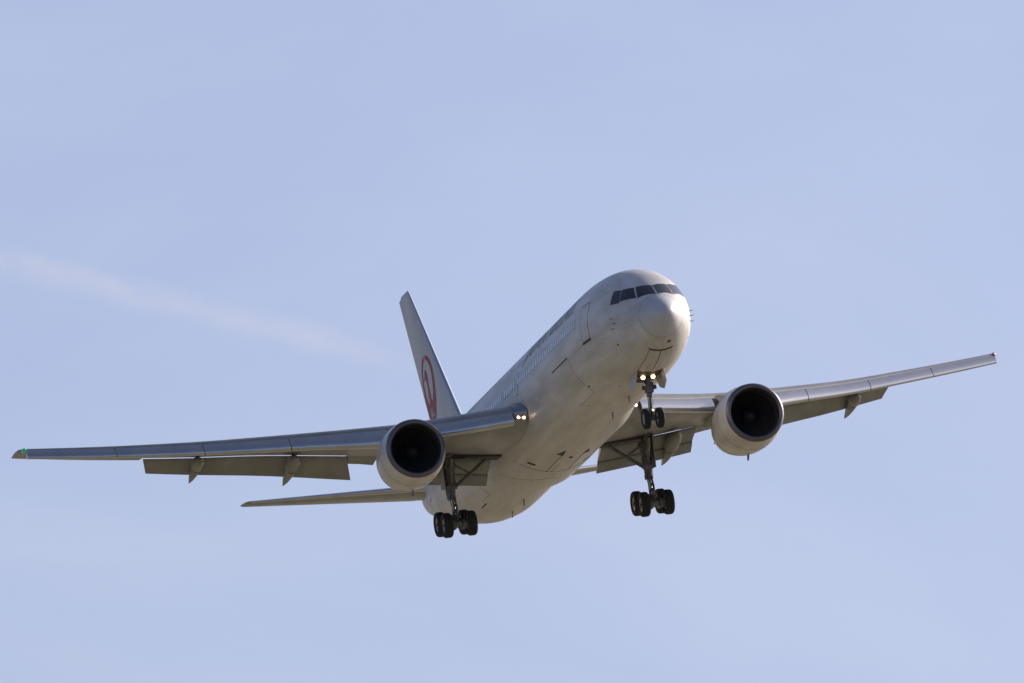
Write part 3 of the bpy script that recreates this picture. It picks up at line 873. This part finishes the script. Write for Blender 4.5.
def make_nose_gear():
    X = 5.5; ax_z = -4.86
    bm = bmesh.new()
    tube(bm, (X-.10, 0, -2.3), (X-.04, 0, -3.75), .105, .115, 20)
    tube(bm, (X-.04, 0, -3.72), (X-.04, 0, -3.85), .15, .15, 20)
    tube(bm, (X-.04, 0, -3.85), (X, 0, ax_z), .062, .062, 16)
    tube(bm, (X, 0, ax_z+.13), (X, 0, ax_z-.10), .10, .085, 16)
    tube(bm, (X, -.24, ax_z), (X, .24, ax_z), .062, n=16)
    # torque link, aft of the piston
    for s in (-1, 1):
        hose(bm, [(X+.06, s*.07, -3.78), (X+.36, s*.03, -4.25), (X+.08, s*.07, ax_z+.06)], .028)
    # steering collar and actuators
    tube(bm, (X-.05, -.30, -3.45), (X-.05, .30, -3.45), .075, n=14)
    box(bm, (X-.08, 0, -3.52), .32, .38, .34, bevel=.05)
    box(bm, (X-.06, -.12, -3.30), .22, .20, .22, bevel=.03)
    tube(bm, (X-.12, -.33, -3.45), (X-.12, -.20, -3.45), .10, n=14)
    tube(bm, (X-.12, .20, -3.45), (X-.12, .33, -3.45), .10, n=14)
    # drag brace and lock links
    hose(bm, [(X-.02, .10, -3.25), (X+.95, .17, -2.45)], .05); hose(bm, [(X-.02, -.10, -3.25), (X+.95, -.17, -2.45)], .05)
    hose(bm, [(X-.15, .05, -2.9), (X-.17, .06, -3.3), (X-.14, .05, -3.7), (X-.08, .08, -4.2), (X-.02, .06, -4.75)], .018)
    hose(bm, [(X-.15, -.05, -2.9), (X-.18, -.06, -3.3), (X-.16, -.04, -3.8), (X-.10, -.07, -4.3)], .018)
    box(bm, (X-.02, 0, -2.98), .12, .72, .07, bevel=.015)
    ng = obj('nose_gear', bm, M['gear'], root)
    for s in (-1, 1): wheel((X, s*.325, ax_z), .47, .30, ng)
    for s in (-1, 1):
        bm = bmesh.new(); lathe(bm, [(.14, .03), (.10, .09), (0, .125), (-.02, .125), (-.01, .10), (.05, .04)], (X-.22, s*.235, -2.98), (1, 0, .05), 20)
        obj('landing_light', bm, M['reflector'], ng)
        bm = bmesh.new(); lathe(bm, [(-.030, .001), (-.020, .05), (0, .085), (.02, .001)], (X-.23, s*.235, -2.98), (1, 0, .05), 20)
        obj('landing_light_lens', bm, M['lamp'], ng)
    bm = bmesh.new(); lathe(bm, [(.09, .02), (.06, .05), (0, .07), (-.01, .07)], (X-.24, 0, -4.52), (1, 0, .05), 16, cap=True)
    tube(bm, (X-.14, 0, -4.52), (X-.02, 0, -4.5), .02)
    obj('taxi_light', bm, M['geardark'], ng)
    bm = bmesh.new(); lathe(bm, [(-.030, .001), (-.02, .035), (0, .052), (.01, .001)], (X-.25, 0, -4.52), (1, 0, .05), 16)
    obj('taxi_light_lens', bm, M['lamp2'], ng)
    # bay opening (dark patch, inner shade painted in), open aft doors, closed forward doors
    bm = bmesh.new()
    patch(bm, [(4.55, -.28), (6.5, -.24), (6.5, .24), (4.55, .28)], .006, 6, 8)
    obj('gear_bay', bm, M['bay'], ng)
    for s in (-1, 1):
        bm = bmesh.new()
        e = fpt(5.0, s*.245); 
        slab(bm, [(4.72, s*.60, -2.74), (6.45, s*.62, -2.80), (6.35, s*.74, -3.30), (5.6, s*.76, -3.52), (4.82, s*.72, -3.30)], .035)
        tube(bm, (5.3, s*.62, -2.9), (5.45, s*.12, -3.1), .02, n=8)
        obj('gear_door', bm, [M['white']], ng, smooth=False)
    for s in (-1, 1):
        bm = bmesh.new()
        patch(bm, [(2.05, s*.004), (4.53, s*.004), (4.53, s*.29), (2.05, s*.36)], .007, 10, 5, 1)
        patch(bm, [(2.09, s*.016), (4.50, s*.010), (4.50, s*.280), (2.09, s*.345)], .014, 10, 5, 0)
        obj('gear_door', bm, [M['white'], M['seam']], ng)
    bm = bmesh.new(); patch(bm, [(1.99, -.40), (2.05, -.38), (2.05, .38), (1.99, .40)], .016, 3, 12); obj('door_gap', bm, M['seam'], ng)
make_nose_gear()

def make_main_gear(side):
    Y = side*(4.68 if side > 0 else 4.78); X = 27.95; Z = -4.80
    bm = bmesh.new()
    topz = -1.95
    tube(bm, (X-.15, Y+side*.05, topz+.4), (X-.05, Y, -3.55), .23, .19, 24)
    tube(bm, (X-.30, Y-side*.27, topz+.3), (X-.14, Y-side*.10, -3.25), .10, .075, 12)
    tube(bm, (X+.05, Y+side*.24, topz+.3), (X+.02, Y+side*.17, -3.5), .085, .065, 12)
    box(bm, (X-.20, Y-side*.05, -2.15), .30, .62, .22, bevel=.04)
    box(bm, (X-.20, Y, -3.12), .26, .52, .20, bevel=.04)
    box(bm, (X-.12, Y, -4.48), .34, .40, .16, bevel=.04)
    tube(bm, (X-.05, Y, -3.50), (X-.05, Y, -3.68), .215, .20, 24)
    tube(bm, (X-.05, Y, -3.66), (X, Y, -4.55), .10, .10, 20, mi=1)
    tube(bm, (X, Y, -4.42), (X, Y, -4.95), .17, .15, 20)
    # trunnion
    tube(bm, (X-1.1, Y, topz+.28), (X+.9, Y, topz+.28), .13, n=16)
    # torque links (front)
    for s in (-1, 1):
        hose(bm, [(X-.18, Y+s*.10, -3.55), (X-.52, Y+s*.035, -4.02), (X-.16, Y+s*.10, -4.45)], .04)
    # side brace up to the fuselage keel
    hose(bm, [(X-.1, Y-side*.12, -3.15), (X-.25, Y-side*1.0, -2.55), (X-.35, Y-side*1.75, -2.0)], .085, 10)
    hose(bm, [(X-.35, Y-side*.10, -2.0), (X-.30, Y-side*.75, -2.42), (X-.27, Y-side*1.05, -2.60)], .05, 10)
    # drag brace forward
    hose(bm, [(X-.2, Y, -3.0), (X-1.15, Y, -1.9)], .07, 10)
    hose(bm, [(X-.1, Y+side*.10, -3.3), (X+.85, Y+side*.1, -1.95)], .06, 10)
    # retraction actuator, brackets and hydraulic lines
    hose(bm, [(X-.5, Y-side*.25, topz+.10), (X-.5, Y-side*1.65, topz+.05)], .09, 12)
    for k in range(5):
        z0 = -2.35-.25*k; box(bm, (X-.24, Y+side*.04*(k % 2), z0), .16, .22+.06*(k % 2), .10, bevel=.02)
    for dy, dx in ((.12, -.2), (-.14, -.17), (.04, -.26), (-.06, -.24)):
        pts = [(X+dx+.03*math.sin(k*1.7+dy*9), Y+dy+.025*math.cos(k*2.1), -1.9-.30*k) for k in range(9)]
        hose(bm, pts, .022, 6)
    tube(bm, (X+.16, Y+side*.16, -2.3), (X+.14, Y+side*.16, -3.6), .045, n=10)
    tube(bm, (X-.16, Y-side*.20, -2.5), (X-.16, Y-side*.20, -3.2), .055, n=10)
    mg = obj('main_gear', bm, [M['gear'], M['chrome']], root)
    # truck beam, tilted toes-down, with brake rods
    tilt = R(13)
    dirv = Vector((math.cos(tilt), 0, math.sin(tilt)))        # towards the aft axle (higher)
    c = Vector((X, Y, Z))
    pa = c-dirv*.71; pb = c+dirv*.71
    bm = bmesh.new()
    tube(bm, pa-dirv*.14, pb+dirv*.14, .135, n=18)
    for p in (pa, pb):
        tube(bm, p-Vector((0, .78, 0)), p+Vector((0, .78, 0)), .075, n=14)
        for s in (-1, 1):
            lathe(bm, [(-.16, .001), (-.16, .23), (.16, .23), (.16, .001)], p+Vector((0, s*.32, 0)), (0, 1, 0), 24)
            tube(bm, p+Vector((.0, s*.24, -.24)), c+Vector((0, s*.18, -.26)), .028, n=8)
    hose(bm, [pa+Vector((.0, 0, .1)), c+Vector((-.32, 0, .62))], .05, 10)
    obj('truck_beam', bm, M['gear'], mg)
    for p in (pa, pb):
        for s in (-1, 1): wheel(p+Vector((0, s*.575, 0)), .585, .43, mg)
    # leg door on the outboard side
    bm = bmesh.new()
    slab(bm, [(X-.52, Y+side*.36, -1.6), (X+.40, Y+side*.38, -1.6), (X+.34, Y+side*.34, -3.1), (X-.36, Y+side*.32, -3.2)], .05)
    tube(bm, (X-.1, Y+side*.28, -2.5), (X-.1, Y, -2.5), .03, n=8)
    obj('gear_door', bm, M['fairing'], mg, smooth=False)
    # wing root well: closed dark slab, the opening's shade put into its colour
    bm = bmesh.new()
    rings = []
    for y in (2.3, 3.5, 5.15):
        a0, a1 = (.665, .785)
        rings.append([wpt(y, side, a0, -.037), wpt(y, side, a1, -.024), wpt(y, side, a1, -.005), wpt(y, side, a0, -.010)])
    loft(bm, rings)
    obj('gear_bay', bm, M['bay'], mg, smooth=False)
make_main_gear(1); make_main_gear(-1)

# ================================================================== SETTING
# ground: one sheet to the horizon, dry airfield grass (it lights the aircraft from below)
bm = bmesh.new()
rad_ = [0, 40, 150, 500, 1500, 5000, 15000, 50000, 120000]
n = 64; prev = None
cv = bm.verts.new((0, 0, 0))
for q in rad_[1:]:
    rg = [bm.verts.new((q*math.cos(2*math.pi*i/n), q*math.sin(2*math.pi*i/n), 0)) for i in range(n)]
    for i in range(n):
        j = (i+1) % n
        if prev is None: bm.faces.new((cv, rg[i], rg[j]))
        else: bm.faces.new((prev[i], rg[i], rg[j], prev[j]))
    prev = rg
gm = mat('airfield_ground', (0.25, 0.225, 0.155), 0.95, dirt=0.4, dscale=0.012)
g = obj('ground', bm, gm, None); g['kind'] = 'structure'

# faint old contrail, high and far: a long soft-edged tube of thin ice cloud
def pix(px, py, dist):
    """world point seen at a given place of the picture at a distance (used to site the trail in the sky)"""
    v = f2*FPX + r3*(px-512) + u3*(341.5-py)
    return CAM + (ROT @ v.normalized())*dist
pa, pb = pix(-160, 222, 62000), pix(450, 371, 58000)
axis = (pb-pa); Lc = axis.length
bm = bmesh.new()
a, b = frame_of(axis)
rg = []
for i in range(9):
    s = i/8
    rg.append([Vector((math.cos(t)*76, math.sin(t)*76, (s-.5)*Lc)) for t in [2*math.pi*k/20 for k in range(20)]])
loft(bm, rg)
cm_ = bpy.data.materials.new('thin_ice_cloud'); cm_.use_nodes = True
n_ = cm_.node_tree; n_.nodes.clear()
out = n_.nodes.new('ShaderNodeOutputMaterial'); vol = n_.nodes.new('ShaderNodeVolumeScatter')
vol.inputs['Color'].default_value = (1, 1, 1, 1); vol.inputs['Anisotropy'].default_value = 0.2
tc = n_.nodes.new('ShaderNodeTexCoord'); sp = n_.nodes.new('ShaderNodeSeparateXYZ')
cmb = n_.nodes.new('ShaderNodeCombineXYZ'); ln = n_.nodes.new('ShaderNodeVectorMath'); ln.operation = 'LENGTH'
L = n_.links.new
L(tc.outputs['Object'], sp.inputs[0]); L(sp.outputs['X'], cmb.inputs['X']); L(sp.outputs['Y'], cmb.inputs['Y']); L(cmb.outputs[0], ln.inputs[0])
fall = n_.nodes.new('ShaderNodeMapRange'); fall.interpolation_type = 'SMOOTHSTEP'
fall.inputs['From Min'].default_value = 74; fall.inputs['From Max'].default_value = 0; L(ln.outputs['Value'], fall.inputs[0])
mp = n_.nodes.new('ShaderNodeMapping'); mp.inputs['Scale'].default_value = (.012, .012, .0028); L(tc.outputs['Object'], mp.inputs[0])
nz = n_.nodes.new('ShaderNodeTexNoise'); nz.inputs['Scale'].default_value = 1; nz.inputs['Detail'].default_value = 3; L(mp.outputs[0], nz.inputs['Vector'])
nr = n_.nodes.new('ShaderNodeMapRange'); nr.inputs['From Min'].default_value = .35; nr.inputs['From Max'].default_value = .7; nr.inputs['To Min'].default_value = .25; nr.inputs['To Max'].default_value = 1.2; L(nz.outputs['Fac'], nr.inputs[0])
endf = n_.nodes.new('ShaderNodeMapRange'); endf.interpolation_type = 'SMOOTHSTEP'
endf.inputs['From Min'].default_value = Lc*.5; endf.inputs['From Max'].default_value = Lc*.5-900; L(sp.outputs['Z'], endf.inputs[0])
m1 = n_.nodes.new('ShaderNodeMath'); m1.operation = 'MULTIPLY'; L(fall.outputs[0], m1.inputs[0]); L(nr.outputs[0], m1.inputs[1])
m2 = n_.nodes.new('ShaderNodeMath'); m2.operation = 'MULTIPLY'; L(m1.outputs[0], m2.inputs[0]); L(endf.outputs[0], m2.inputs[1])
m3 = n_.nodes.new('ShaderNodeMath'); m3.operation = 'MULTIPLY'; L(m2.outputs[0], m3.inputs[0]); m3.inputs[1].default_value = .0013
L(m3.outputs[0], vol.inputs['Density']); L(vol.outputs[0], out.inputs['Volume'])
ct = obj('contrail', bm, cm_, None)
zq = axis.to_track_quat('Z', 'Y')
ct.matrix_world = Matrix.Translation((pa+pb)/2) @ zq.to_matrix().to_4x4()
ct['label'] = 'faint pale vapour trail fading across the left of the sky'; ct['category'] = 'contrail'
